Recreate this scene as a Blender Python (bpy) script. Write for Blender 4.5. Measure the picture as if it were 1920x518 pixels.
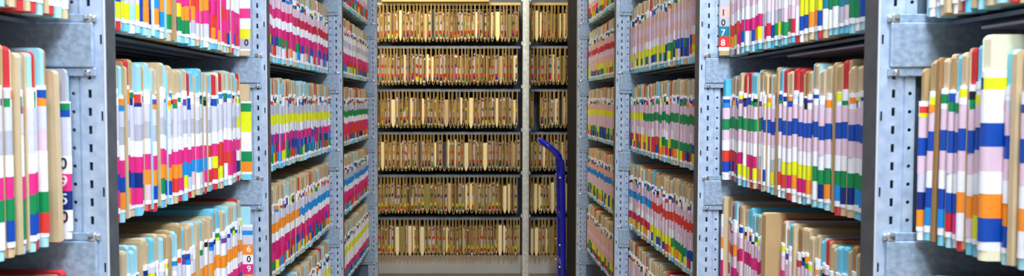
import bpy, bmesh, math, random
import numpy as np

# ------------------------------------------------------------------ reset
for o in list(bpy.data.objects):
    bpy.data.objects.remove(o, do_unlink=True)
scene = bpy.context.scene
C = scene.collection
rng = random.Random(7)
H = 1.22                       # eye height
F = 1550.0                     # focal length in pixels of a 1920 px wide frame

# ------------------------------------------------------------------ camera
cam_d = bpy.data.cameras.new('camera')
cam = bpy.data.objects.new('camera', cam_d)
C.objects.link(cam)
cam_d.sensor_width = 36.0
cam_d.lens = 36.0 * F / 1920.0
cam_d.shift_x = 75.0 / 1920.0
cam_d.clip_start = 0.02
cam.location = (0, 0, H)
cam.rotation_euler = (math.radians(90 - 2.44), 0, 0)
cam_d.dof.use_dof = True
cam_d.dof.focus_distance = 2.6
cam_d.dof.aperture_fstop = 9.0
scene.camera = cam

# ------------------------------------------------------------------ world, exposure
w = bpy.data.worlds.new('world')
scene.world = w
w.use_nodes = True
w.node_tree.nodes['Background'].inputs[0].default_value = (0.55, 0.68, 0.9, 1)
w.node_tree.nodes['Background'].inputs[1].default_value = 0.3
vs = scene.view_settings
vs.view_transform = 'Standard'
vs.look = 'None'
vs.gamma = 1.0
vs.use_curve_mapping = False
vs.exposure = 0.0

# ------------------------------------------------------------------ lamps of the room (ceiling battens): x, y, length along x, length along y, watts, colour
CEIL = 2.80
COOL = (0.80, 0.89, 1.0)
WARM = (1.0, 0.83, 0.54)
LAMPS = [
    ((0.00, -0.75), (0.28, 1.2), 56, COOL, 'cool white ceiling light behind the viewer over the aisle'),
    ((0.40, 0.75), (0.24, 1.2), 82, COOL, 'cool white ceiling light over the nearest shelf bays'),
    ((0.20, 3.10), (0.28, 1.2), 5, COOL, 'cool white ceiling light over the far shelf bays'),
    ((-0.40, 4.90), (1.2, 0.24), 50, WARM, 'warm ceiling light over the cross aisle at the back'),
]

# ------------------------------------------------------------------ helpers
def lin(c):
    r = []
    for v in c:
        v = v / 255.0
        r.append(v / 12.92 if v <= 0.04045 else ((v + 0.055) / 1.055) ** 2.4)
    return (r[0], r[1], r[2], 1.0)

COL = {k: lin(v) for k, v in dict(
    tan=(210, 186, 148), tan2=(190, 158, 112), brown=(168, 128, 82), cream=(240, 232, 200),
    cyan=(120, 205, 232), cyan2=(165, 220, 235), redcard=(205, 52, 60), whitecard=(232, 232, 226),
    white=(240, 240, 246), lav=(208, 208, 226), grey=(182, 184, 198), pinklav=(226, 196, 214), salmon=(226, 182, 174),
    pink=(226, 44, 132), magenta=(206, 22, 112), orange=(244, 144, 40), blue=(20, 140, 216), royal=(10, 72, 172),
    navy=(18, 44, 118), green=(10, 136, 76), yellow=(226, 230, 30), red=(220, 58, 50), crimson=(200, 34, 60),
    purple=(110, 62, 150), teal=(24, 124, 150), black=(26, 26, 30), aqua=(90, 190, 222),
    manila=(206, 180, 116), manila2=(184, 158, 98), umber=(112, 90, 58), butter=(252, 240, 196), olive=(150, 146, 92),
    slate=(70, 76, 96), plum=(120, 60, 72), ink=(20, 20, 24)).items()}
NAMES = dict(tan='tan', tan2='tan', brown='brown', cream='cream', cyan='cyan', cyan2='cyan', redcard='red', whitecard='white',
             lav='lavender', grey='grey', pinklav='blush', salmon='salmon', royal='ultramarine', redc='red')
def cname(k):
    return NAMES.get(k, k)

def new_mat(name):
    m = bpy.data.materials.new(name)
    m.use_nodes = True
    nt = m.node_tree
    return m, nt, nt.nodes['Principled BSDF']

def noise_mat(name, c1, c2, scale=20, rough=0.6, metal=0.0, bump=0.0, stretch=(1, 1, 1), detail=4, spec=0.5):
    m, nt, b = new_mat(name)
    tc = nt.nodes.new('ShaderNodeTexCoord')
    mp = nt.nodes.new('ShaderNodeMapping')
    mp.inputs['Scale'].default_value = stretch
    nz = nt.nodes.new('ShaderNodeTexNoise')
    nz.inputs['Scale'].default_value = scale
    nz.inputs['Detail'].default_value = detail
    rp = nt.nodes.new('ShaderNodeValToRGB')
    rp.color_ramp.elements[0].position = 0.3
    rp.color_ramp.elements[1].position = 0.7
    rp.color_ramp.elements[0].color = lin(c1)
    rp.color_ramp.elements[1].color = lin(c2)
    nt.links.new(tc.outputs['Object'], mp.inputs[0])
    nt.links.new(mp.outputs[0], nz.inputs['Vector'])
    nt.links.new(nz.outputs['Fac'], rp.inputs[0])
    nt.links.new(rp.outputs[0], b.inputs['Base Color'])
    b.inputs['Roughness'].default_value = rough
    b.inputs['Metallic'].default_value = metal
    b.inputs['Specular IOR Level'].default_value = spec
    if bump:
        bp = nt.nodes.new('ShaderNodeBump')
        bp.inputs['Strength'].default_value = bump
        bp.inputs['Distance'].default_value = 0.002
        nt.links.new(nz.outputs['Fac'], bp.inputs['Height'])
        nt.links.new(bp.outputs[0], b.inputs['Normal'])
    return m

def attr_mat(name, rough, vary, scale, spec=0.4, bump=0.0, stretch=(1, 1, 1)):
    """base colour = the piece's own colour attribute with a little fibre/print variation"""
    m, nt, b = new_mat(name)
    at = nt.nodes.new('ShaderNodeAttribute')
    at.attribute_name = 'Col'
    tc = nt.nodes.new('ShaderNodeTexCoord')
    mp = nt.nodes.new('ShaderNodeMapping')
    mp.inputs['Scale'].default_value = stretch
    nz = nt.nodes.new('ShaderNodeTexNoise')
    nz.inputs['Scale'].default_value = scale
    nz.inputs['Detail'].default_value = 3
    mr = nt.nodes.new('ShaderNodeMapRange')
    mr.inputs['From Min'].default_value = 0.3
    mr.inputs['From Max'].default_value = 0.7
    mr.inputs['To Min'].default_value = 1 - vary
    mr.inputs['To Max'].default_value = 1.0
    mx = nt.nodes.new('ShaderNodeMix')
    mx.data_type = 'RGBA'
    mx.blend_type = 'MULTIPLY'
    mx.inputs['Factor'].default_value = 1.0
    nt.links.new(tc.outputs['Object'], mp.inputs[0])
    nt.links.new(mp.outputs[0], nz.inputs['Vector'])
    nt.links.new(nz.outputs['Fac'], mr.inputs['Value'])
    nt.links.new(at.outputs['Color'], mx.inputs['A'])
    nt.links.new(mr.outputs['Result'], mx.inputs['B'])
    nt.links.new(mx.outputs['Result'], b.inputs['Base Color'])
    b.inputs['Roughness'].default_value = rough
    b.inputs['Specular IOR Level'].default_value = spec
    if bump:
        bp = nt.nodes.new('ShaderNodeBump')
        bp.inputs['Strength'].default_value = bump
        bp.inputs['Distance'].default_value = 0.001
        nt.links.new(nz.outputs['Fac'], bp.inputs['Height'])
        nt.links.new(bp.outputs[0], b.inputs['Normal'])
    return m

def flat_mat(name, c, rough=0.5, metal=0.0, emit=0.0):
    m, nt, b = new_mat(name)
    b.inputs['Base Color'].default_value = lin(c)
    b.inputs['Roughness'].default_value = rough
    b.inputs['Metallic'].default_value = metal
    if emit:
        b.inputs['Emission Color'].default_value = lin(c)
        b.inputs['Emission Strength'].default_value = emit
    return m

M_STEEL = noise_mat('galvanised_steel', (160, 180, 206), (196, 212, 232), 55, 0.4, 0.15, 0.05, detail=6)
M_PLATE = noise_mat('galvanised_plate', (142, 164, 190), (186, 204, 224), 120, 0.36, 0.25, 0.25, detail=8)
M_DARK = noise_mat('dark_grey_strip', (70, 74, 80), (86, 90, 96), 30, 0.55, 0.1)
M_PILLAR = noise_mat('dark_pillar_paint', (22, 23, 28), (30, 31, 36), 14, 0.9, spec=0.1)
M_SHINE = flat_mat('bright_zinc', (225, 228, 232), 0.18, 0.9)
M_EDGE = flat_mat('polished_edge', (222, 230, 240), 0.3, 0.35)
M_REFLECTION = noise_mat('pale_lilac_reflection', (176, 176, 198), (196, 196, 216), 25, 0.5)
M_POST = noise_mat('galvanised_post', (184, 196, 210), (226, 234, 242), 60, 0.4, 0.1, 0.05)
M_BAR = noise_mat('blue_grey_shelf_bar', (104, 122, 146), (126, 142, 166), 30, 0.5, 0.2)
M_BLUE = noise_mat('glossy_blue_enamel', (12, 28, 170), (18, 36, 190), 12, 0.22)
M_BEIGE = noise_mat('beige_board', (200, 176, 122), (214, 190, 138), 16, 0.7, stretch=(1, 8, 8))
M_CARD = attr_mat('card', 0.75, 0.10, 40, 0.25, 0.1)
M_PRINT = attr_mat('label_print', 0.38, 0.06, 90, 0.45)
M_RUBBER = flat_mat('black_rubber', (24, 24, 26), 0.8)
M_INK = flat_mat('black_print', (22, 22, 26), 0.5)
M_WPRINT = flat_mat('white_print', (244, 244, 248), 0.5)
M_FLOOR = noise_mat('beige_lino', (176, 158, 126), (194, 176, 144), 9, 0.5)
M_CEIL = noise_mat('ceiling_paint', (226, 228, 228), (234, 236, 236), 6, 0.9)
M_WALL = noise_mat('wall_paint', (206, 206, 200), (216, 216, 210), 5, 0.9)
M_PLINTH = noise_mat('pale_grey_plinth', (228, 229, 226), (238, 239, 236), 6, 0.7)
M_BACKSHEET = noise_mat('shelf_back_sheet', (96, 110, 128), (116, 130, 148), 20, 0.6, 0.2)

class MB:
    """collects polygons with a colour and a material slot, built as ONE mesh object"""
    def __init__(s):
        s.v = []; s.f = []; s.c = []; s.m = []; s.sm = []
    def add(s, verts, faces, col=(1, 1, 1, 1), mat=0, smooth=False):
        n = len(s.v)
        s.v.extend(verts)
        for f in faces:
            s.f.append([i + n for i in f]); s.c.append(col); s.m.append(mat); s.sm.append(smooth)
    def box(s, x0, x1, y0, y1, z0, z1, col=(1, 1, 1, 1), mat=0):
        if x1 < x0: x0, x1 = x1, x0
        if y1 < y0: y0, y1 = y1, y0
        s.add([(x0, y0, z0), (x1, y0, z0), (x1, y1, z0), (x0, y1, z0), (x0, y0, z1), (x1, y0, z1), (x1, y1, z1), (x0, y1, z1)],
              [(0, 3, 2, 1), (4, 5, 6, 7), (0, 1, 5, 4), (1, 2, 6, 5), (2, 3, 7, 6), (3, 0, 4, 7)], col, mat)
    def prism(s, pts, axis, lo, hi, col=(1, 1, 1, 1), mat=0):
        """pts: polygon in the two other axes (x,z for axis y; x,y for z; y,z for x)"""
        def p(q, t):
            return {'y': (q[0], t, q[1]), 'z': (q[0], q[1], t), 'x': (t, q[0], q[1])}[axis]
        n = len(pts)
        vs_ = [p(q, lo) for q in pts] + [p(q, hi) for q in pts]
        fs = [list(range(n - 1, -1, -1)), list(range(n, 2 * n))] + [(i, (i + 1) % n, n + (i + 1) % n, n + i) for i in range(n)]
        s.add(vs_, fs, col, mat)
    def tube(s, path, r, n=12, col=(1, 1, 1, 1), mat=0, caps=True):
        rings = []
        for i, p in enumerate(path):
            a = np.array(path[max(0, i - 1)], float); b = np.array(path[min(len(path) - 1, i + 1)], float)
            d = b - a; d /= np.linalg.norm(d)
            up = np.array((0, 0, 1.0)) if abs(d[2]) < 0.9 else np.array((0, 1.0, 0))
            u = np.cross(d, up); u /= np.linalg.norm(u); vv = np.cross(d, u)
            rr = r[i] if isinstance(r, (list, tuple)) else r
            rings.append([tuple(np.array(p) + rr * (math.cos(2 * math.pi * k / n) * u + math.sin(2 * math.pi * k / n) * vv)) for k in range(n)])
        vs_ = [q for rg in rings for q in rg]
        fs = []
        for i in range(len(path) - 1):
            for k in range(n):
                fs.append((i * n + k, i * n + (k + 1) % n, (i + 1) * n + (k + 1) % n, (i + 1) * n + k))
        s.add(vs_, fs, col, mat, True)
        if caps:
            s.add(rings[0], [list(range(n))], col, mat); s.add(rings[-1], [list(range(n))], col, mat)
    def mesh(s, name, mats):
        me = bpy.data.meshes.new(name)
        me.from_pydata(s.v, [], s.f)
        cnt = np.array([len(f) for f in s.f])
        at = me.color_attributes.new('Col', 'FLOAT_COLOR', 'CORNER')
        at.data.foreach_set('color', np.repeat(np.array(s.c, dtype=np.float32), cnt, axis=0).ravel())
        for m in (mats if isinstance(mats, (list, tuple)) else [mats]):
            me.materials.append(m)
        me.polygons.foreach_set('material_index', np.array(s.m, dtype=np.int32))
        me.polygons.foreach_set('use_smooth', np.array(s.sm, dtype=bool))
        me.update()
        return me
    def build(s, name, mats, parent=None):
        return link(name, s.mesh(name, mats), parent)

def link(name, me, parent=None):
    o = bpy.data.objects.new(name, me)
    C.objects.link(o)
    if parent: o.parent = parent
    return o

def empty(name, loc, label, cat, group=None):
    o = bpy.data.objects.new(name, None)
    C.objects.link(o)
    o.empty_display_size = 0.05
    o.location = loc
    return tag(o, label, cat, group)

def tag(o, label, cat, group=None):
    o['label'] = label; o['category'] = cat
    if group: o['group'] = group
    return o

def struct(o, label=None, cat=None):
    o['kind'] = 'structure'
    if label: o['label'] = label
    if cat: o['category'] = cat
    return o

def bevel_box(x0, x1, y0, y1, z0, z1, w=0.002, seg=2):
    bm = bmesh.new()
    bmesh.ops.create_cube(bm, size=1)
    for v in bm.verts:
        v.co = ((x0 + x1) / 2 + v.co.x * abs(x1 - x0), (y0 + y1) / 2 + v.co.y * abs(y1 - y0), (z0 + z1) / 2 + v.co.z * abs(z1 - z0))
    bmesh.ops.bevel(bm, geom=bm.edges[:], offset=w, segments=seg, affect='EDGES', profile=0.5)
    r = ([tuple(v.co) for v in bm.verts], None)
    bm.verts.index_update()
    fs = [[v.index for v in f.verts] for f in bm.faces]
    bm.free()
    return r[0], fs

def ordw(n):
    suf = 'th' if 10 <= n % 100 <= 20 else {1: 'st', 2: 'nd', 3: 'rd'}.get(n % 10, 'th')
    return '%d%s' % (n, suf)

# ------------------------------------------------------------------ the room
X0, X1, Y0, Y1 = -2.6, 2.6, -2.2, 6.25
m = MB(); m.box(X0, X1, Y0, Y1, -0.06, 0.0); struct(m.build('floor', M_FLOOR), 'beige linoleum floor of the archive room', 'floor')
m = MB(); m.box(X0, X1, Y0, Y1, CEIL, CEIL + 0.06); struct(m.build('ceiling', M_CEIL), 'plain white painted archive ceiling', 'ceiling')
m = MB(); m.box(X0 - 0.06, X0, Y0, Y1, 0, CEIL); struct(m.build('wall_left', M_WALL), 'plain pale wall behind the left shelf row', 'wall')
m = MB(); m.box(X1, X1 + 0.06, Y0, Y1, 0, CEIL); struct(m.build('wall_right', M_WALL), 'plain pale wall behind the right shelf row', 'wall')
m = MB(); m.box(X0, X1, Y1, Y1 + 0.06, 0, CEIL); struct(m.build('wall_back', M_WALL), 'plain pale wall behind the back shelving', 'wall')
m = MB(); m.box(X0, X1, Y0 - 0.06, Y0, 0, CEIL); struct(m.build('wall_front', M_WALL), 'plain pale wall behind the viewer', 'wall')
# dark pillar at the end of the right row
v_, f_ = bevel_box(0.556, 0.95, 4.405, 4.83, 0.0, CEIL, 0.006)
m = MB(); m.add(v_, f_)
struct(m.build('pillar', M_PILLAR), 'dark grey full-height pillar at the end of the right row', 'pillar')

# ceiling lamps: body, diffuser, and the light they give
for (lx, ly), (sx, sy), watt, colr, lab in LAMPS:
    t = empty('ceiling_light', (lx, ly, CEIL), lab, 'ceiling light', 'batten lights on the ceiling')
    m = MB(); v_, f_ = bevel_box(-sx / 2 - .02, sx / 2 + .02, -sy / 2 - .02, sy / 2 + .02, -0.05, 0.0, 0.006)
    m.add(v_, f_); m.build('housing', M_CEIL, t)
    m = MB(); v_, f_ = bevel_box(-sx / 2, sx / 2, -sy / 2, sy / 2, -0.062, -0.05, 0.004)
    m.add(v_, f_); m.build('diffuser', flat_mat('diffuser', (250, 250, 250), 0.4, 0, 2.0), t)
    ld = bpy.data.lights.new('lamp_light', 'AREA')
    ld.shape = 'RECTANGLE'; ld.size = sx; ld.size_y = sy; ld.energy = watt; ld.color = colr
    lo = bpy.data.objects.new('lamp_light', ld)
    C.objects.link(lo); lo.parent = t; lo.location = (0, 0, -0.07)

# ------------------------------------------------------------------ rows: geometry constants
UPY = [0.22, 1.131, 2.02, 3.19, 4.36]                      # near face of each upright
SIDE = {-1: dict(xu=0.500, xf=0.548, th=0.033, word='left'), 1: dict(xu=0.554, xf=0.609, th=0.041, word='right')}
UPH = 2.25
SHELF = {k: H + 0.110 + 0.2985 * k for k in range(-4, 4)}   # shelf top heights, 0 = just above eye level
LEVW = {-4: 'bottom', -3: 'second lowest', -2: 'third lowest', -1: 'middle', 0: 'eye-level', 1: 'second highest', 2: 'highest'}
BAYW = {1: 'first', 2: 'second', 3: 'third', 4: 'fourth'}

def rect_hole(cx, cz, hw, hh, taper=1.0):
    return [(cx - hw, cz - hh), (cx, cz - hh), (cx + hw, cz - hh), (cx + hw, cz), (cx + hw * taper, cz + hh), (cx, cz + hh), (cx - hw * taper, cz + hh), (cx - hw, cz)]
def round_hole(cx, cz, r):
    return [(cx + r * math.cos(a), cz + r * math.sin(a)) for a in [math.radians(225 + 45 * k) for k in range(8)]]

def holed_column(mb, s, xa, xb, y, pitch, z0, z1, hole, depth=0.0016):
    """vertical strip of sheet from xa to xb with one real hole per pitch"""
    n = int((z1 - z0) / pitch)
    for i in range(n):
        za = z0 + i * pitch; zb = za + pitch
        if i == n - 1: zb = z1
        cx = (xa + xb) / 2; cz = za + pitch / 2
        out = [(xa, za), (cx, za), (xb, za), (xb, cz), (xb, zb), (cx, zb), (xa, zb), (xa, cz)]
        inn = hole(cx, cz)
        vs_ = [(s * p[0], y, p[1]) for p in out] + [(s * p[0], y, p[1]) for p in inn] + [(s * p[0], y + depth, p[1]) for p in inn]
        fs = [(k, (k + 1) % 8, 8 + (k + 1) % 8, 8 + k) for k in range(8)] + [(8 + k, 8 + (k + 1) % 8, 16 + (k + 1) % 8, 16 + k) for k in range(8)]
        mb.add(vs_, fs)
def strip(mb, s, xa, xb, y, z0, z1, y2=None):
    y2 = y if y2 is None else y2
    mb.add([(s * xa, y, z0), (s * xb, y2, z0), (s * xb, y2, z1), (s * xa, y, z1)], [(0, 1, 2, 3)])

UP_MESH = {}
for s, d in SIDE.items():
    xu, th = d['xu'], d['th']
    a = MB()                                               # slotted face towards the viewer, with rolled front edge
    rl = MB()                                              # rolled front edge
    rl.tube([(s * .0016, .0012, 0.0), (s * .0016, .0012, UPH)], .0019, 10)
    strip(a, s, 0.0016, 0.0030, 0.0, 0, UPH)
    holed_column(a, s, 0.0030, 0.0085, 0.0, 0.1045, 0, UPH, lambda cx, cz: rect_hole(cx, cz, 0.0014, 0.0065))
    strip(a, s, 0.0085, 0.0140, 0.0, 0, UPH)
    holed_column(a, s, 0.0140, 0.0300, 0.0, 0.0249, 0, UPH, lambda cx, cz: rect_hole(cx, cz, 0.0023, 0.0056, 1.0))
    strip(a, s, 0.0300, 0.0340, 0.0, 0, UPH)
    strip(a, s, 0.0340, 0.0352, 0.0, 0, UPH, 0.0035)
    strip(a, s, 0.0352, 0.0372, 0.0035, 0, UPH)
    b = MB()                                               # strip of round holes
    strip(b, s, 0.0372, 0.0382, 0.0035, 0, UPH, 0.0012)
    holed_column(b, s, 0.0382, 0.0522, 0.0012, 0.0249, 0, UPH, lambda cx, cz: round_hole(cx, cz, 0.0027))
    strip(b, s, 0.0522, 0.0530, 0.0012, 0, UPH, 0.012)
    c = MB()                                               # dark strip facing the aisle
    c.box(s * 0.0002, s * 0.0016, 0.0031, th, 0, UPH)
    e = MB()                                               # face of the next bay
    e.box(s * 0.0016, s * 0.054, th - 0.0016, th, 0, UPH)
    g = MB()                                               # sheet back to the rear of the row, added to stop light leaking
    g.box(s * 0.0532, s * 0.335, 0.013, 0.017, 0.0, UPH)
    UP_MESH[s] = [('rolled_edge', rl.mesh('rolled_edge', M_EDGE)), ('slotted_face', a.mesh('slotted_face', M_STEEL)), ('hole_strip', b.mesh('hole_strip', M_STEEL)),
                  ('aisle_strip', c.mesh('aisle_strip', M_DARK)), ('rear_face', e.mesh('rear_face', M_STEEL)),
                  ('light_stop_panel', g.mesh('light_stop_panel', M_BACKSHEET))]
UPW = ['behind the first bay', 'between first and second bays', 'between second and third bays', 'between third and fourth bays', 'closing the far end']
for s, d in SIDE.items():
    for i, y in enumerate(UPY):
        t = empty('shelf_upright', (s * d['xu'], y, 0), 'perforated grey steel upright of the %s row, %s' % (d['word'], UPW[i]), 'upright', 'perforated uprights of the rows')
        for nm, me in UP_MESH[s]:
            o = link(nm, me, t)
            if nm == 'aisle_strip': o['label'] = 'dark grey strip facing the aisle'

# ------------------------------------------------------------------ shelves with end plates hung on the uprights
def plate_mesh(s, flip):
    q = -1 if flip else 1
    a = MB()
    v_, f_ = bevel_box(0.014, 0.31, -0.0075, -0.0010, -0.062, -0.001, 0.0018, 2)
    a.add([(s * x, q * y, z) for x, y, z in v_], f_, smooth=False)
    v_, f_ = bevel_box(0.026, 0.31, -0.0045, -0.0008, -0.0005, 0.0105, 0.001, 1)
    a.add([(s * x, q * y, z) for x, y, z in v_], f_)
    v_, f_ = bevel_box(0.012, 0.31, -0.0050, -0.0008, -0.074, -0.0625, 0.001, 1)
    a.add([(s * x, q * y, z) for x, y, z in v_], f_)
    return a.mesh('end_plate', M_PLATE)
def clip_mesh(s):
    a = MB()
    v_, f_ = bevel_box(0.014, 0.0255, -0.0085, -0.0008, -0.001, 0.0105, 0.0022, 2)
    a.add([(s * x, y, z) for x, y, z in v_], f_, smooth=True)
    v_, f_ = bevel_box(0.010, 0.0145, -0.0055, -0.0008, 0.000, 0.009, 0.0012, 1)
    a.add([(s * x, y, z) for x, y, z in v_], f_, smooth=True)
    return a.mesh('clip', M_SHINE)
def screw_mesh(s):
    a = MB(); n = 10; rings = []
    for r, y in ((0.0048, -0.005), (0.0044, -0.0072), (0.0028, -0.0088), (0.0012, -0.0092)):
        rings.append([(s * 0.022 + r * math.cos(2 * math.pi * k / n), y, -0.0685 + r * math.sin(2 * math.pi * k / n)) for k in range(n)])
    vs_ = [p for rg in rings for p in rg]
    fs = [(i * n + k, i * n + (k + 1) % n, (i + 1) * n + (k + 1) % n, (i + 1) * n + k) for i in range(3) for k in range(n)]
    a.add(vs_, fs + [list(range(3 * n, 4 * n))], smooth=True)
    return a.mesh('screw', M_SHINE)
for s, d in SIDE.items():
    far, near, clip, screw = plate_mesh(s, False), plate_mesh(s, True), clip_mesh(s), screw_mesh(s)
    for b in range(1, 5):
        ya = UPY[b - 1] + d['th'] + 0.009; yb = UPY[b] - 0.009
        tm = MB()
        tm.box(s * 0.088, s * 0.32, ya, yb, -0.0022, -0.0006)
        tm.box(s * 0.088, s * 0.0892, ya, yb, -0.006, -0.0022)
        tm.box(s * 0.3185, s * 0.32, ya, yb, -0.028, -0.0022)
        for k in range(1, 4):                               # stiffening ribs under the sheet
            xx = 0.088 + 0.055 * k
            tm.box(s * xx, s * (xx + 0.012), ya + .01, yb - .01, -0.007, -0.0022)
        tray = tm.mesh('shelf_tray', M_BACKSHEET)
        for k in range(-4, 4):
            if k == 3: continue
            t = empty('steel_shelf', (s * d['xu'], 0, SHELF[k]), 'grey steel shelf, %s height, in the %s row\'s %s bay' % (LEVW[k], d['word'], BAYW[b]), 'shelf', 'steel shelves of the rows')
            link('shelf_tray', tray, t)
            e = link('end_plate', far, t); e.location.y = UPY[b]
            link('clip', clip, e)['label'] = 'shiny zinc hook'
            link('screw', screw, e)['label'] = 'shiny round screw head'
            e = link('end_plate', near, t); e.location.y = UPY[b - 1] + d['th']
            if s == 1 and b in (1, 2) and k == 0:  # added pale sheet: bright reflection on the metal underside, put into its colour
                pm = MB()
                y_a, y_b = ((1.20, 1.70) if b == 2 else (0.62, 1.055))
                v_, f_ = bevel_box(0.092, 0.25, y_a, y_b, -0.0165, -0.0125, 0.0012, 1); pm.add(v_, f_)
                o = pm.build('underside_reflection', M_REFLECTION, t); o['label'] = 'pale lilac sheet painted as the reflection on the shelf underside'
                pm = MB(); pm.box(0.102, 0.122, y_a + .16, y_a + .19, -0.0178, -0.0166); pm.build('slot', M_INK, o)  # dark box painted as the shaded inside of a small hole
    # sheet closing the back of the row
    t = MB(); t.box(s * (d['xu'] + 0.338), s * (d['xu'] + 0.342), UPY[0], UPY[-1] + d['th'], 0.0, UPH)
    tag(t.build('row_back_panel', M_BACKSHEET), 'grey steel sheet closing the back of the %s row' % d['word'], 'panel')

# ------------------------------------------------------------------ record folders
EDGES = [0.0, 0.18, 0.205, 0.245, 0.285, 0.395, 0.505, 0.61, 0.715, 0.82, 0.925, 0.955, 1.0]
TAGS = ['green', 'royal', 'white', 'navy', 'black', 'red', 'white', 'orange', 'purple', 'blue', 'yellow', 'green', 'white', 'lav']
def pick(*a): return rng.choice(a)
def mixd(): return pick('white', 'royal', 'green', 'yellow', 'orange', 'red', 'pink', 'navy', 'lav', 'blue', 'pinklav')

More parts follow.
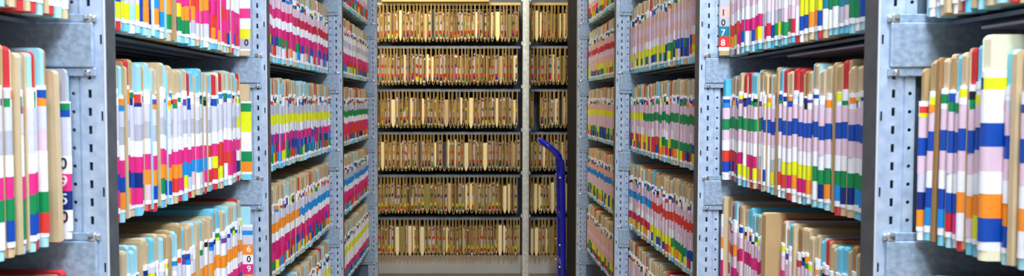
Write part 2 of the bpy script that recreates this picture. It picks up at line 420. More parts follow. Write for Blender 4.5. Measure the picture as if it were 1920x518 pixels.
def scheme(s, b, k, t):
    """six label bands of a folder; t = 0 at the near end of the bay, 1 at the far end"""
    if s < 0:
        if b == 1:
            return {0: ['lav', 'lav', 'white', pick('pink', 'orange'), pick('white', 'orange', 'blue', 'yellow'), pick('orange', 'cyan2', 'royal', 'white', 'red', 'lav')],
                    -1: ['lav', 'grey', 'white', 'pink', 'green', pick('white', 'pinklav', 'royal', 'green')],
                    -2: ['lav', 'white', 'lav', 'white', 'pink', mixd()]}.get(k)
        if b == 2:
            if k == 0:
                if t < .16: return ['lav', 'lav', 'white', 'pink', pick('pinklav', 'lav', 'royal'), pick('cyan2', 'white', 'pinklav', 'yellow')]
                if t < .42: return ['lav', 'white', 'white', 'pink', pick('blue', 'royal', 'yellow', 'pink', 'orange'), pick('green', 'royal', 'blue', 'white', 'orange', 'navy')]
                if t < .66: return ['lav', 'white', pick('pink', 'red'), pick('red', 'orange', 'pink'), pick('orange', 'red', 'pink'), pick('white', 'lav', 'green', 'grey', 'white')]
                if t < .8: return ['lav', 'white', 'pink', pick('red', 'pink', 'magenta'), pick('red', 'pink'), pick('magenta', 'orange', 'pink', 'white', 'red')]
                return ['lav', 'white', 'white', 'pink', pick('pink', 'pink', 'magenta', 'white'), pick('pink', 'yellow', 'orange', 'royal', 'white', 'red')]
            if k == -1:
                b2 = 'yellow' if t > .94 else pick('lav', 'grey', 'grey')
                if t < .14: r = ['pink', pick('royal', 'navy', 'navy'), pick('orange', 'pink', 'pink')]
                elif t < .32: r = ['pink', 'orange', pick('pinklav', 'royal', 'royal', 'green')]
                elif t < .40: r = ['pink', 'orange', pick('red', 'pink')]
                elif t < .60: r = ['pink', 'blue', pick('white', 'pinklav', 'lav', 'yellow', 'pink')]
                elif t < .74: r = [pick('red', 'red', 'pink'), pick('white', 'red', 'yellow'), pick('yellow', 'green', 'red', 'pink')]
                elif t < .92: r = ['pink', pick('magenta', 'pink', 'red'), pick('pink', 'magenta', 'white', 'green')]
                else: r = ['pink', pick('white', 'pink'), pick('green', 'orange', 'navy')]
                return ['lav', b2, 'white'] + r
            return [pick('lav', 'white'), 'orange', 'white', pick('pink', 'pink', 'magenta'), pick('royal', 'orange', 'pink', 'navy'), mixd()]
        if b == 3:
            if k == 0: return ['pinklav', pick('crimson', 'pink'), 'white', pick('magenta', 'pink'), pick('magenta', 'pink', 'pink', 'green', 'royal') if t > .3 else pick('green', 'navy', 'yellow', 'royal', 'purple'), pick('pinklav', 'magenta', 'blue', 'white', 'orange', 'red', 'blue', 'lav')]
            if k == -1: return [pick('grey', 'lav'), 'yellow', pick('white', 'lav'), pick('magenta', 'pink', 'purple'), pick('royal', 'green', 'blue', 'magenta', 'navy', 'pink'), pick('green', 'yellow', 'red', 'royal', 'blue')]
            if k == -2: return ['lav', 'orange' if t < .5 else 'blue', 'white', pick('magenta', 'pink'), pick('magenta', 'pink', 'royal', 'crimson'), pick('green', 'orange', 'blue', 'red', 'yellow', 'royal')]
            return [pick('lav', 'white'), 'yellow' if t > .7 else 'red', 'white', 'pink', mixd(), mixd()]
        if k == 0: return ['white', pick('grey', 'lav'), 'white', 'pink', pick('red', 'pink', 'crimson'), pick('royal', 'orange', 'green', 'blue', 'yellow', 'purple')]
        if k == -1: return [pick('lav', 'grey'), 'green', 'white', pick('pink', 'red'), pick('red', 'pink'), pick('green', 'royal', 'orange', 'red', 'navy')]
        if k == -2: return [pick('lav', 'grey'), 'blue', 'white', 'pink', pick('crimson', 'pink'), pick('blue', 'orange', 'green', 'red')]
        if k == -3: return ['white', 'yellow', 'white', 'white', pick('pink', 'magenta'), pick('royal', 'pink', 'navy', 'green', 'blue')]
        return ['lav', 'pinklav', 'white', 'pinklav', pick('red', 'pink', 'blue'), pick('royal', 'red', 'yellow', 'green')]
    # right row
    if b == 1:
        if k == -1: return ['pinklav', 'royal', 'pinklav', 'white', 'orange' if t < .72 else 'royal', pick('white', 'yellow', 'pinklav', 'royal') if t < .72 else pick('blue', 'crimson', 'pink')]
        return ['pinklav', 'white', 'pinklav', 'white', pick('lav', 'pinklav', 'royal'), pick('white', 'lav', 'tan', 'blue', 'white')]
    if b == 2:
        if k == 0:
            if t < .12: return ['pinklav', 'white', 'white', 'green', pick('green', 'green', 'teal'), pick('green', 'royal', 'green')]
            if t < .26: return ['pinklav', 'white', 'white', 'green', pick('green', 'teal'), pick('white', 'grey', 'pinklav')]
            if t < .40: return ['pinklav', 'white', 'white', 'yellow', 'yellow', pick('royal', 'orange', 'orange', 'red', 'magenta')]
            if t < .66: return ['pinklav', 'white', 'white', pick('white', 'pinklav'), pick('grey', 'white', 'pinklav', 'grey'), pick('green', 'orange', 'yellow', 'royal', 'crimson', 'white', 'magenta')]
            return ['pinklav', 'white', 'pinklav', 'white', pick('magenta', 'magenta', 'pink') if t < .84 else pick('red', 'red', 'crimson'), pick('orange', 'royal', 'grey', 'yellow', 'magenta', 'white', 'lav')]
        if k == -1:
            b2 = 'green' if t > .66 else 'royal'
            if t < .16: r = ['green', pick('blue', 'blue', 'blue', 'navy')]
            elif t < .30: r = ['green', pick('orange', 'yellow', 'pinklav', 'navy', 'white')]
            elif t < .45: r = ['yellow', pick('magenta', 'magenta', 'orange', 'pinklav')]
            elif t < .58: r = [pick('yellow', 'yellow', 'grey'), pick('navy', 'orange', 'red', 'yellow')]
            elif t < .70: r = [pick('grey', 'white', 'pinklav'), pick('green', 'orange', 'royal', 'red', 'white')]
            elif t < .85: r = [pick('magenta', 'magenta', 'pink', 'white'), pick('yellow', 'magenta', 'grey', 'yellow')]
            else: r = [pick('red', 'red', 'crimson'), pick('green', 'royal', 'royal', 'navy', 'magenta')]
            return ['pinklav', b2, 'pinklav', 'white'] + r
        return ['pinklav', pick('red', 'red', 'orange') if t > .86 else pick('magenta', 'magenta', 'pink', 'magenta'), pick('white', 'pinklav'), pick('magenta', 'pinklav'), pick('white', 'magenta'), mixd()]
    if b == 3:
        if k == 0: return ['salmon', 'pinklav', pick('salmon', 'salmon', 'pinklav'), pick('white', 'pinklav'), (pick('royal', 'royal', 'orange') if t < .25 else pick('green', 'green', 'royal') if t < .5 else 'yellow' if t < .8 else pick('salmon', 'yellow')), pick('yellow', 'royal', 'green', 'navy', 'red', 'yellow', 'pinklav')]
        if k == -1: return ['pinklav', 'green' if t < .8 else 'yellow', 'pinklav', pick('white', 'pinklav'), (pick('royal', 'royal', 'navy') if t < .2 else 'green' if t < .4 else pick('yellow', 'green') if t < .6 else pick('magenta', 'yellow', 'red')), pick('orange', 'royal', 'red', 'green', 'yellow', 'magenta', 'navy')]
        if k == -2: return ['pinklav', 'red' if t < .66 else 'blue', 'pinklav', pick('pinklav', 'white'), (pick('royal', 'royal', 'blue') if t < .25 else 'green' if t < .42 else 'yellow' if t < .68 else pick('magenta', 'crimson')), pick('orange', 'red', 'royal', 'green', 'yellow', 'white')]
        return ['pinklav', pick('pinklav', 'lav'), 'pinklav', 'white', mixd(), mixd()]
    if k == 0: return ['salmon', 'crimson', 'pinklav', 'salmon', pick('yellow', 'salmon', 'yellow'), pick('green', 'royal', 'navy', 'red', 'yellow')]
    if k == -1: return ['salmon', 'yellow', 'pinklav', 'pinklav', pick('green', 'yellow', 'royal'), pick('royal', 'green', 'magenta', 'yellow', 'navy')]
    if k == -2: return ['salmon', 'blue', 'pinklav', 'pinklav', pick('yellow', 'green', 'royal'), pick('royal', 'green', 'yellow', 'orange')]
    if k == -3: return ['salmon', 'salmon', 'pinklav', 'salmon', pick('yellow', 'yellow', 'green'), pick('royal', 'green', 'navy', 'red')]
    return ['salmon', 'pinklav', 'white', pick('salmon', 'pinklav'), pick('yellow', 'red', 'salmon'), pick('yellow', 'royal', 'green', 'red')]

def make_spec(s, b, k, t, T):
    cov = pick('tan', 'tan', 'tan', 'tan2', 'cyan', 'cyan2', 'cyan2', 'cyan', 'tan', 'redcard') if s < 0 else pick('tan2', 'tan', 'tan2', 'tan', 'cyan', 'aqua', 'tan', 'cyan', 'brown', 'tan', 'redcard')
    if b >= 3 and rng.random() < .5: cov = pick('tan', 'tan2')
    return dict(cover=cov, inner=pick('tan', 'tan2', 'tan', 'tan', 'cyan2', 'whitecard'), bands=scheme(s, b, k, t), tags=(pick(*TAGS), pick(*TAGS)),
                base=pick('cyan2', 'cyan', 'aqua', 'cyan2', 'tan', 'white', 'redcard') if b < 3 else pick('cyan2', 'aqua', 'cyan2', 'tan'),
                T=T, h=0.248 + rng.uniform(-.007, .007), off=rng.uniform(-.003, .004), lean=0.0, w=rng.uniform(.72, .88), blank=False, swap=rng.random() < .42)

def folder_parts(sp, s):
    """local shape: x into the shelf (times s), y along the aisle, z up. returns (card, inner sheets, label strip)"""
    T, h = sp['T'], sp['h']
    D = 0.235
    card, inner, lab = MB(), MB(), MB()
    def slab(mb, b0, b1, a0, hh, col, z0=0.0):
        r = 0.005
        pts = [(s * a0, z0), (s * D, z0), (s * D, hh), (s * (a0 + r), hh), (s * (a0 + r * .3), hh - r * .3), (s * a0, hh - r)]
        mb.prism(pts, 'y', b0, b1, COL[col])
    w = T * sp['w']
    if sp['blank']:
        slab(card, -T / 2, T / 2, 0.0, h, sp['cover'])
        return card, None, None
    yl = -T / 2 + w                                         # label part occupies -T/2 .. yl, the other panel the rest
    slab(card, -T / 2 + .0008, yl - .0008, 0.0022, h, sp['cover'])
    slab(inner, yl - .0004, T / 2 - .0004, rng.uniform(.0005, .005), h - rng.uniform(-.002, .006), sp['inner'], 0.001)
    # wrapped label strip, in stacked stickers
    jit = [rng.uniform(-.008, .008) * (2.2 if i_ in (1, 2, 3, 4, 11) else 1) for i_ in range(len(EDGES))]
    g = rng.uniform(-.012, .012)
    e = [u + (g + jit[i] * .6 if 0 < i < 11 else 0) for i, u in enumerate(EDGES)]
    cols = [None, 'white', sp['tags'][0], sp['tags'][1]] + sp['bands'] + ['white', sp['base']]
    y0, y1 = -T / 2 + .0002, yl - .0002
    ym = (y0 + y1) / 2; hw = (y1 - y0) / 2
    z_low = -0.004 + rng.uniform(-.0005, .004)
    for i in range(1, 12):
        za = h - e[i + 1] * h; zb = h - e[i] * h
        if i == 11: za = z_low
        o = rng.uniform(0, .0007) + (.0012 if i == 11 else 0)
        q = hw * rng.uniform(.93, 1.0)
        prof = [(.022, -hw), (.0022 + o, -hw), (-.0012 + o, -q * .72), (-.0026 + o, -q * .25), (-.0026 + o, q * .25), (-.0012 + o, q * .72), (.0022 + o, hw), (.022, hw)]
        n = len(prof)
        vs_ = [(s * a, ym + y, za) for a, y in prof] + [(s * a, ym + y, zb) for a, y in prof]
        quads = [(j, j + 1, n + j + 1, n + j) for j in range(n - 1)]
        if i in (2, 3):                                     # small stickers side by side
            lab.add(vs_, quads[:3], COL[cols[i]], 0, True)
            lab.add(vs_, quads[3:], COL[pick(cols[i], 'white', pick(*TAGS), pick(*TAGS))], 0, True)
        else:
            lab.add(vs_, quads, COL[cols[i]], 0, True)
        if i == 11:
            lab.add(vs_[:n], [list(range(n))], COL[cols[i]], 0)
        if i == 1:
            lab.add(vs_[n:], [list(range(n))], COL[cols[i]], 0)
    if sp['swap']:                                          # plain panel on the viewer's side of the label
        for mb in (card, inner, lab):
            mb.v = [(p[0], -p[1], p[2]) for p in mb.v]
    return card, inner, lab

DIGIT_CACHE = {}
def digit_mesh(ch, white, size):
    key = (ch, white)
    if key not in DIGIT_CACHE:
        cu = bpy.data.curves.new('digit', 'FONT')
        cu.body = ch; cu.size = size; cu.align_x = 'CENTER'; cu.align_y = 'CENTER'; cu.extrude = 0.0002; cu.offset = 0.0003
        o = bpy.data.objects.new('digit', cu); C.objects.link(o)
        dg = bpy.context.evaluated_depsgraph_get()
        me = bpy.data.meshes.new_from_object(o.evaluated_get(dg))
        me.name = 'digit'
        me.materials.clear(); me.materials.append(M_WPRINT if white else M_INK)
        bpy.data.objects.remove(o, do_unlink=True)
        DIGIT_CACHE[key] = me
    return DIGIT_CACHE[key]

stuff = MB()
n_ind = 0
def put_folder(s, b, k, y, sp, individual, idx, txt=None, label=None):
    global n_ind
    d = SIDE[s]
    x = s * (d['xf'] + sp['off']); z = SHELF[k] + 0.0005 + (.0045)
    card, inner, lab = folder_parts(sp, s)
    if not individual:
        for mb, mt in ((card, 0), (inner, 0), (lab, 1)):
            if mb is None: continue
            n = len(stuff.v)
            stuff.v.extend([(p[0] + x, p[1] + y - p[2] * sp['lean'], p[2] + z) for p in mb.v])
            for f, c, sm in zip(mb.f, mb.c, mb.sm):
                stuff.f.append([i + n for i in f]); stuff.c.append(c); stuff.m.append(mt); stuff.sm.append(sm)
        return
    n_ind += 1
    shelfw = {0: 'eye-level', -1: 'middle', -2: 'lower'}[k]
    where = '%s from far upright, %s shelf, %s %s bay' % (ordw(idx), shelfw, d['word'], 'nearest' if b == 1 else 'second')
    if label is None:
        bb = sp['bands']
        label = '%s folder, %s and %s bands, %s' % (cname(sp['cover']), cname(bb[3]), cname(bb[4]), where)
    t = empty('file_folder', (x, y, z), label, 'file folder', 'colour-banded file folders on the nearer shelves')
    t.rotation_euler.x = sp['lean']
    card.build('cover', M_CARD, t)
    if inner: inner.build('inner_sheets', M_CARD, t)
    if lab:
        lo = lab.build('label_strip', M_PRINT, t)
        lo['label'] = 'stacked coloured sticker strip'
        if txt:
            for (ch, i, white, sz) in txt:
                o = link('digit', digit_mesh(ch, white, 0.021), lo)
                u = (EDGES[i] + EDGES[i + 1]) / 2
                o.rotation_euler = (math.pi / 2, 0, 0)
                o.location = (s * 0.0068, -sp['T'] / 2 - 0.0003, sp['h'] * (1 - u))

def special(s, b, k):
    """folders next to the far upright that stand out, listed from the upright towards the viewer"""
    def S(cover='tan', bands=None, T=.012, **kw):
        r = make_spec(s, b, k, .95, T); r['cover'] = cover
        if bands: r['bands'] = bands
        r.update(kw); return r
    lead = dict(off=-.006 if b == 1 else -.012, lean=0.0, h=.229, w=.8, swap=False)
    if (s, b, k) == (-1, 1, -1):
        return [
            (S('grey', ['lav', 'lav', 'white', 'pink', 'navy', 'white'], .010, tags=('green', 'royal'), base='white', **lead), [('0', 6, False, 1), ('9', 7, True, 1), ('5', 8, True, 1), ('0', 9, False, 1)]),
            (S('tan2', ['lav', 'lav', 'white', 'pink', 'green', 'red'], .011, off=.004, h=.225, base='redcard', lean=.0), None),
            (S('tan', None, .013, blank=True, off=-.004, h=.226, lean=.02), None),
            (S('redcard', ['lav', 'lav', 'white', 'white', 'green', 'red'], .013, off=.006, lean=.01), None),
            (S('cyan2', ['lav', 'pinklav', 'white', 'white', 'green', 'red'], .013, tags=('royal', 'orange'), base='cyan2'), None),
            (S('redcard', ['lav', 'lav', 'white', 'pink', 'green', 'royal'], .017, tags=('green', 'green'), base='redcard'), None),
            (S('cyan2', ['lav', 'lav', 'white', 'pink', 'green', 'royal'], .015, tags=('red', 'orange'), base='cyan2'), None),
            (S('cyan2', ['lav', 'white', 'white', 'pink', 'green', 'green'], .014, tags=('green', 'royal'), base='cyan2'), None),
            (S('tan', None, .010, blank=True, off=-.002), None)]
    if (s, b, k) == (-1, 2, -2):
        return [(S('cyan2', ['lav', 'orange', 'white', 'pink', 'orange', 'navy'], .010, tags=('lav', 'blue'), **lead), [('6', 5, True, 1), ('0', 6, False, 1), ('9', 7, True, 1), ('6', 8, True, 1)])]
    if (s, b, k) == (-1, 2, -1):
        return [(S('tan', ['yellow', 'yellow', 'white', 'white', 'green', 'orange'], .010, tags=('green', 'green'), **lead), None)]
    if (s, b, k) == (-1, 2, 0):
        return [(S('tan', ['lav', 'white', 'pink', 'white', 'yellow', 'grey'], .010, **lead), [('0', 9, False, 1)])]
    if (s, b, k) == (-1, 1, 0):
        return [(S('whitecard', ['lav', 'white', 'white', 'white', 'white', 'white'], .010, **lead), [('0', 9, False, 1)]),
                (S('cyan2', ['lav', 'lav', 'white', 'pink', 'pink', 'pinklav'], .016, base='cyan2'), None),
                (S('tan', ['lav', 'white', 'white', 'pink', 'blue', 'cyan2'], .016, base='redcard'), None),
                (S('tan', None, .010, blank=True), None)]
    if (s, b, k) == (1, 2, 0):
        return [(S('tan2', ['pinklav', 'grey', 'salmon', 'grey', 'teal', 'red'], .010, base='tan2', **lead), [('1', 6, False, 1), ('0', 7, False, 1), ('7', 8, True, 1), ('8', 9, True, 1)])]
    if (s, b, k) == (1, 1, -1):
        return [
            (S('tan2', ['pinklav', 'royal', 'pinklav', 'lav', 'navy', 'orange'], .010, tags=('red', 'yellow'), base='white', **lead), None),
            (S('tan2', ['pinklav', 'royal', 'pinklav', 'white', 'royal', 'blue'], .012, off=-.002, lean=.035, h=.24), None),
            (S('brown', None, .007, blank=True, off=.000, lean=.030), None),
            (S('tan', ['pinklav', 'royal', 'pinklav', 'white', 'royal', 'blue'], .013, tags=('yellow', 'royal'), lean=.012), None),
            (S('tan2', ['pinklav', 'royal', 'pinklav', 'white', 'royal', 'crimson'], .013, tags=('royal', 'green'), lean=.006), None),
            (S('cyan', ['pinklav', 'royal', 'pinklav', 'white', 'royal', 'pink'], .014, tags=('white', 'green')), None),
            (S('tan', ['pinklav', 'royal', 'pinklav', 'white', 'orange', 'white'], .013, tags=('white', 'royal')), None),
            (S('redcard', ['pinklav', 'royal', 'pinklav', 'white', 'orange', 'pinklav'], .012, tags=('black', 'green'), base='cyan'), None),
            (S('cyan', ['pinklav', 'royal', 'pinklav', 'white', 'orange', 'yellow'], .014, tags=('white', 'yellow'), base='cyan'), None),
            (S('brown', ['pinklav', 'royal', 'pinklav', 'white', 'orange', 'yellow'], .014, tags=('red', 'white'), base='tan2'), None),
            (S('cyan', ['pinklav', 'royal', 'pinklav', 'white', 'orange', 'royal'], .012, tags=('red', 'white')), None),
            (S('cream', ['white', 'royal', 'pinklav', 'white', 'orange', 'royal'], .016, tags=('yellow', 'white'), base='cream', off=-.016, h=.262, w=.95, swap=False), None)]
    return []

for s in (-1, 1):
    d = SIDE[s]
    for b in range(1, 5):
        ya = UPY[b - 1] + d['th'] + .014
        yb = UPY[b] - .013
        if b == 1: ya = 0.30
        levels = {1: (0, -1, -2), 2: (0, -1, -2), 3: (1, 0, -1, -2, -3), 4: (1, 0, -1, -2, -3)}[b]
        for k in levels:
            y = yb
            i = 0
            pend = special(s, b, k)
            lean_prev = 0.0
            while True:
                T = rng.uniform(.0145, .0225) if b == 2 else rng.uniform(.0125, .019) if b == 1 else rng.uniform(.015, .0215)
                t = (y - ya) / (yb - ya)
                if b == 2: t = (y - 1.27) / (yb - 1.27)
                if b == 1: t = (y - .92) / (yb - .92)
                txt = None
                if pend:
                    sp, txt = pend.pop(0)
                else:
                    sp = make_spec(s, b, k, max(0, min(1, t)), T)
                    sp['lean'] = .75 * lean_prev + rng.gauss(0, .0022)
                    if b < 3 and rng.random() < .05 and i > 1:
                        sp['blank'] = True; sp['T'] = .008; sp['cover'] = pick('tan', 'tan2', 'tan')
                    if s == 1 and b == 2 and k == -2 and 1.640 < y < 1.660:
                        sp['blank'] = True; sp['T'] = .011; sp['cover'] = 'tan2'; sp['off'] = -.026; sp['h'] = .262
                    if i in (1, 2, 3, 4) and b == 2: sp['off'] = .013 - .002 * i; sp['blank'] = False
                T = sp['T']
                y -= max(0.0, (lean_prev - sp['lean']) * .27) + .0003
                lean_prev = sp['lean']
                if y - T - .004 < ya: break
                i += 1
                ind = (b == 2 and y > 1.285) or (b == 1 and y > 0.965)
                lab_ = None
                if sp['blank'] and ind:
                    lab_ = 'plain %s folder, unlabelled, %s from far upright, %s shelf, %s %s bay' % (cname(sp['cover']), ordw(i), {0: 'eye-level', -1: 'middle', -2: 'lower'}[k], d['word'], 'nearest' if b == 1 else 'second')
                put_folder(s, b, k, y - T / 2, sp, ind, i, txt, lab_)
                y -= T + .0004
o = stuff.build('packed_file_folders', [M_CARD, M_PRINT])
o['kind'] = 'stuff'
tag(o, 'tightly packed colour-banded file folders filling the far bays of both rows', 'file folders')
print('individual folders', n_ind, 'stuff faces', len(stuff.f))

# ------------------------------------------------------------------ back shelving with hanging pockets
YB = 5.74
POSTS = [-1.70, -0.690, 0.370, 1.43]
BARS = [0.690 - 0.2975 * i for i in range(6)]              # relative to the eye: shelf bar tops
for i, px in enumerate(POSTS):
    t = empty('shelf_post', (px, YB, 0), ['galvanised post at the far left of the back shelving', 'galvanised post hidden behind the left row\'s end',
              'bright galvanised post standing before the back shelving', 'galvanised post hidden behind the dark pillar'][i], 'post', 'posts of the back shelving')
    m = MB(); v_, f_ = bevel_box(-0.0225, 0.0225, -0.075, -0.028, 0.0, 2.2, 0.006, 3); m.add(v_, f_, smooth=True); m.build('post_tube', M_POST, t)
    for z in BARS:
        for q in (-1, 1):
            m = MB(); v_, f_ = bevel_box(q * 0.0230, q * 0.033, -0.055, -0.030, H + z + .004, H + z + 0.028, 0.002, 1); m.add(v_, f_); m.build('shelf_hook', M_SHINE, t)
BACKW = {0: 'far left', 1: 'wide middle', 2: 'right'}
for bay in range(3):
    xa, xb = POSTS[bay] + .034, POSTS[bay + 1] - .034
    for i, z in enumerate(BARS):
        t = empty('hanging_shelf', ((xa + xb) / 2, YB, H + z), '%s grey hanging-file shelf in the %s back bay' % (['topmost', 'second', 'third', 'fourth', 'fifth', 'sixth'][i], BACKW[bay]), 'shelf', 'shelves of the back shelving')
        hwid = (xb - xa) / 2
        m = MB(); v_, f_ = bevel_box(-hwid, hwid, -0.012, 0.004, -0.019, 0.0, 0.002, 1); m.add(v_, f_)
        m.build('front_bar', M_BEIGE if i == 0 else M_BAR, t)
        m = MB(); m.box(-hwid, hwid, 0.004, 0.36, -0.004, -0.002); m.build('shelf_tray', M_BACKSHEET, t)
    m = MB(); m.box(xa - .02, xb + .02, YB + .13, YB + .145, 0, 0.13)
    tag(m.build('plinth', M_PLINTH), 'pale grey plinth panel on the floor under the %s back bay' % BACKW[bay], 'plinth')
m = MB(); m.box(-1.75, 1.48, YB + .37, YB + .375, 0.0, 2.2)
tag(m.build('rear_sheet', M_BACKSHEET), 'grey steel sheet closing the rear of the back shelving', 'panel')
m = MB(); v_, f_ = bevel_box(-0.62, 0.118, YB - 0.045, YB + 0.25, H + .6915, H + .711, 0.004, 2); m.add(v_, f_)
tag(m.build('tan_board', M_BEIGE), 'tan board lying along the top back shelf above the pockets', 'board')

PROWS = [  # B band, C band, D band choices per row, dominant insert tones
    (['green', 'slate', 'lav', 'manila'], ['red', 'red', 'red', 'plum'], ['royal', 'green', 'yellow', 'slate', 'red']),
    (['red', 'royal', 'red', 'plum'], ['red', 'red', 'crimson'], ['yellow', 'green', 'royal', 'navy', 'red']),
    (['green', 'orange', 'slate', 'yellow'], ['red', 'slate', 'plum', 'red'], ['green', 'royal', 'navy', 'yellow']),
    (['red', 'orange', 'red', 'slate'], ['red', 'plum', 'olive'], ['slate', 'navy', 'olive', 'green']),
    (['slate', 'slate', 'green', 'navy'], ['yellow', 'yellow', 'olive'], ['red', 'plum', 'red', 'green']),
    (['red', 'plum', 'slate', 'red'], ['yellow', 'olive', 'yellow'], ['red', 'plum', 'red', 'manila'])]

def pocket_parts(wd, h, row, style):
    """manila pocket with a U-shaped bottom, open to the front; local x along the wall, y away from the viewer, z up"""
    sleeve = MB()
    hw = wd / 2; th = .0026
    n = 7
    hb = min(.046, hw * 3.4)
    out = [(-hw * .92, h), (-hw * .98, h * .72), (-hw, h * .4)]
    for k in range(1, n + 1):
        a = math.pi * k / (n + 1)
        out.append((-hw * math.cos(a), hb * abs(math.cos(a)) ** 2.0))
    out.insert(3, (-hw, hb))
    out += [(hw, hb), (hw, h * .4), (hw * .98, h * .72), (hw * .92, h)]
    inn = []
    for (x, z) in out:
        f = max(0.0, (hw - th) / hw)
        inn.append((x * f, z + (th * 1.2 if z <= hb * .98 else 0)))
    N = len(out)
    col = COL[pick('manila', 'manila', 'manila', 'tan', 'manila2')]
    D = .20
    vs_ = [(x, 0, z) for x, z in out] + [(x, 0, z) for x, z in inn] + [(x, D, z) for x, z in out] + [(x, D, z) for x, z in inn]
    fs = []
    for j in range(N - 1):
        fs += [(j, j + 1, N + j + 1, N + j), (j, 2 * N + j, 2 * N + j + 1, j + 1), (N + j, N + j + 1, 3 * N + j + 1, 3 * N + j), (2 * N + j, 3 * N + j, 3 * N + j + 1, 2 * N + j + 1)]
    sleeve.add(vs_, fs, col)
    for q in (-1, 1):                                       # front tips standing in front of the shelf bar
        tip = h + rng.uniform(.010, .018)
        xo, xi = q * hw * .92, q * (hw * .92 - th)
        sleeve.prism([(xo, h - .001), (xi, h - .001), (xi * .96, tip), (xo * .96, tip)], 'y', 0.0, .010, col)
    inserts = []
    space = wd - 2 * th - (.0022 if style == 'band' else .001)
    if style == 'cream': parts = [('cream', 1.0)] if rng.random() < .4 else [('cream', .58), ('band', .40)]
    elif style == 'olive': parts = [('olive', 1.0)]
    else: parts = [('band', 1.0)] if space < .011 else [('band', .5), (pick('band', 'manila', 'band'), .48)]
    x = -space / 2
    for kind, fr in parts:
        wi = space * fr - .0006
        mb = MB()
        lo = .007 if fr == 1.0 else hb * .3 + .006; hi = h - rng.uniform(.03, .055)
        y0 = rng.uniform(.001, .006) if kind == 'cream' else rng.uniform(.006, .020)
        if kind == 'cream': segs = [(0, 1, pick('butter', 'butter', 'butter', 'cream', 'tan'))]
        elif kind == 'olive': segs = [(0, 1, pick('olive', 'manila2', 'slate', 'olive'))]
        elif kind == 'manila': segs = [(0, 1, pick('manila', 'manila2', 'umber'))]
        else:
            B, Cc, Dd = PROWS[row]
            base = pick('tan2', 'brown', 'lav', 'tan2', 'pinklav', 'umber', 'manila2')
            segs = [(0, .05, base), (.05, .12, pick('slate', 'white', 'umber', 'plum')), (.12, .36, base), (.36, .47, pick(*B) if rng.random() < .8 else base), (.47, .68, pick('lav', base, base)),
                    (.68, .80, pick(*Cc)), (.80, .92, pick(*Dd)), (.92, 1.0, pick('white', base))]
        for (u0, u1, cc) in segs:
            za = hi - (hi - lo) * u1; zb = hi - (hi - lo) * u0
            a, bq = x, x + wi
            if u1 == 1:                                      # foot follows the rounded bottom of the pocket
                f = .40; zf = za + min(.038, hb * .8)
                zf = min(zf, zb - .001)
                mb.box(a, bq, y0, y0 + .18, zf, zb, COL[cc])
                mb.prism([(a + wi * f, za), (bq - wi * f, za), (bq - wi * .16, (za * .65 + zf * .35)), (bq, zf), (a, zf), (a + wi * .16, (za * .65 + zf * .35))], 'y', y0, y0 + .18, COL[cc])
            else:
                mb.box(a, bq, y0, y0 + .18, za, zb, COL[cc])
        inserts.append(mb)
        x += space * fr
    return sleeve, inserts

pstuff = MB()
n_pock = 0
for bay in range(3):
    xa, xb = POSTS[bay] + .036, POSTS[bay + 1] - .036
    for i, zr in enumerate(BARS):
        z_bot = H + zr - .0235 - .246
        x = xa; idx = 0
        while True:
            style = 'cream' if rng.random() < .17 else 'olive' if rng.random() < .07 else 'band'
            wd = rng.uniform(.018, .026) if style == 'band' else rng.uniform(.022, .036)
            if i >= 3: wd *= .96
            if x + wd > xb: break
            h = .246 + rng.uniform(-.003, .003)
            dz = rng.uniform(-.003, .002) - (h - .246)
            yy = YB - .034 + rng.uniform(-.006, .006)
            xc = x + wd / 2
            x += wd + rng.uniform(.0012, .0042)
            if bay == 2 and i == 2 and 0.43 < xc < 0.475: continue      # the dark gap right of the post
            vis = -0.664 < xc < 0.665
            # perspective: in view between the end of the left row and the pillar
            idx += vis
            sl, ins = pocket_parts(wd, h, i, style)
            if not vis:
                for mb in [sl] + ins:
                    n = len(pstuff.v)
                    pstuff.v.extend([(p[0] + xc, p[1] + yy, p[2] + z_bot + dz) for p in mb.v])
                    for f, c in zip(mb.f, mb.c):
                        pstuff.f.append([q + n for q in f]); pstuff.c.append(c); pstuff.m.append(0); pstuff.sm.append(False)
                continue
            n_pock += 1
            what = {'cream': 'with cream insert', 'olive': 'with dull plain insert', 'band': 'with colour-tabbed papers'}[style]
            t = empty('hanging_pocket', (xc, yy, z_bot + dz), 'manila hanging pocket %s, %s %s, %s row, %s back bay' % (what, ordw(idx), 'from left' if bay < 2 else 'from post', ['top', 'second', 'third', 'fourth', 'fifth', 'bottom'][i], BACKW[bay]), 'hanging pocket', 'manila pockets hanging in the back shelving')
            t.rotation_euler.y = max(-.005, min(.005, rng.gauss(0, .003)))
            sl.build('pocket_sleeve', M_CARD, t)
            for mb in ins: mb.build('insert', M_CARD, t)
o = pstuff.build('packed_hanging_pockets', M_CARD)
o['kind'] = 'stuff'
tag(o, 'manila hanging pockets hidden beyond the row end and the pillar', 'hanging pockets')
print('pockets', n_pock)

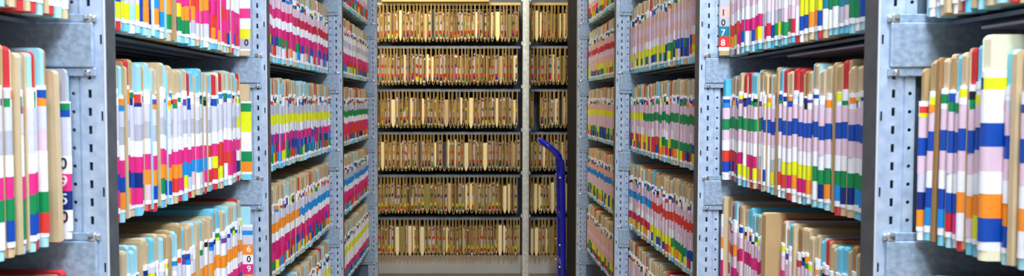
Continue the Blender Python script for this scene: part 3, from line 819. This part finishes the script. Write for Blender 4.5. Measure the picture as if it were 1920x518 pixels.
# ------------------------------------------------------------------ blue hand truck
t = empty('hand_truck', (0.535, 4.99, 0.0), 'glossy blue tubular hand truck standing before the back shelving', 'hand truck')
t.scale.z = 1.043
for q, yy in ((0, -0.10), (1, 0.10)):
    path = [(0.012, yy, 0.09), (0.008, yy, 0.4), (0.0, yy, 0.80), (-0.004, yy, 0.835), (-0.014, yy, 0.862), (-0.036, yy, 0.888), (-0.075, yy * .97, 0.918), (-0.110, yy * .93, 0.943), (-0.122, yy * .8, 0.952)]
    m = MB(); m.tube(path, 0.0165, 12); m.build('rail', M_BLUE, t)
m = MB(); m.tube([(-0.122, -0.085, 0.952), (-0.1235, -0.06, 0.953), (-0.1235, 0.06, 0.953), (-0.122, 0.085, 0.952)], 0.0165, 12); m.build('handle_bar', M_BLUE, t)
for z in (0.25, 0.52, 0.74):
    m = MB(); v_, f_ = bevel_box(-0.006, 0.012, -0.1, 0.1, z - .016, z + .016, .003, 1); m.add(v_, f_); m.build('crossbar', M_BLUE, t)
for z in (0.745, 0.36, 0.235):
    for yy in (-0.118, 0.118):
        m = MB(); m.tube([(-0.010, yy, z), (-0.016, yy * 1.02, z), (-0.019, yy * 1.02, z)], [.006, .006, .003], 8); m.build('bolt', M_SHINE, t)
m = MB(); v_, f_ = bevel_box(-0.19, 0.02, -0.14, 0.14, 0.012, 0.020, .002, 1); m.add(v_, f_); m.build('toe_plate', M_BLUE, t)
m = MB(); v_, f_ = bevel_box(0.008, 0.03, -0.12, 0.12, 0.018, 0.12, .003, 1); m.add(v_, f_); m.build('toe_bracket', M_BLUE, t)
m = MB(); m.tube([(0.11, -0.16, 0.09), (0.11, 0.16, 0.09)], 0.009, 10); m.build('axle', M_SHINE, t)
for yy in (-0.10, 0.10):
    m = MB(); m.tube([(0.012, yy, 0.1), (0.11, yy, 0.09)], 0.01, 8); m.build('axle_arm', M_BLUE, t)
for yy in (-0.15, 0.15):
    wv = MB()
    wv.tube([(0.11, yy - .02, 0.09), (0.11, yy - .016, 0.09), (0.11, yy + .016, 0.09), (0.11, yy + .02, 0.09)], [.078, .09, .09, .078], 24)
    wh = wv.build('wheel', M_RUBBER, t)
    hv = MB(); hv.tube([(0.11, yy - .024, 0.09), (0.11, yy + .024, 0.09)], 0.035, 16); hv.build('hub', M_SHINE, wh)
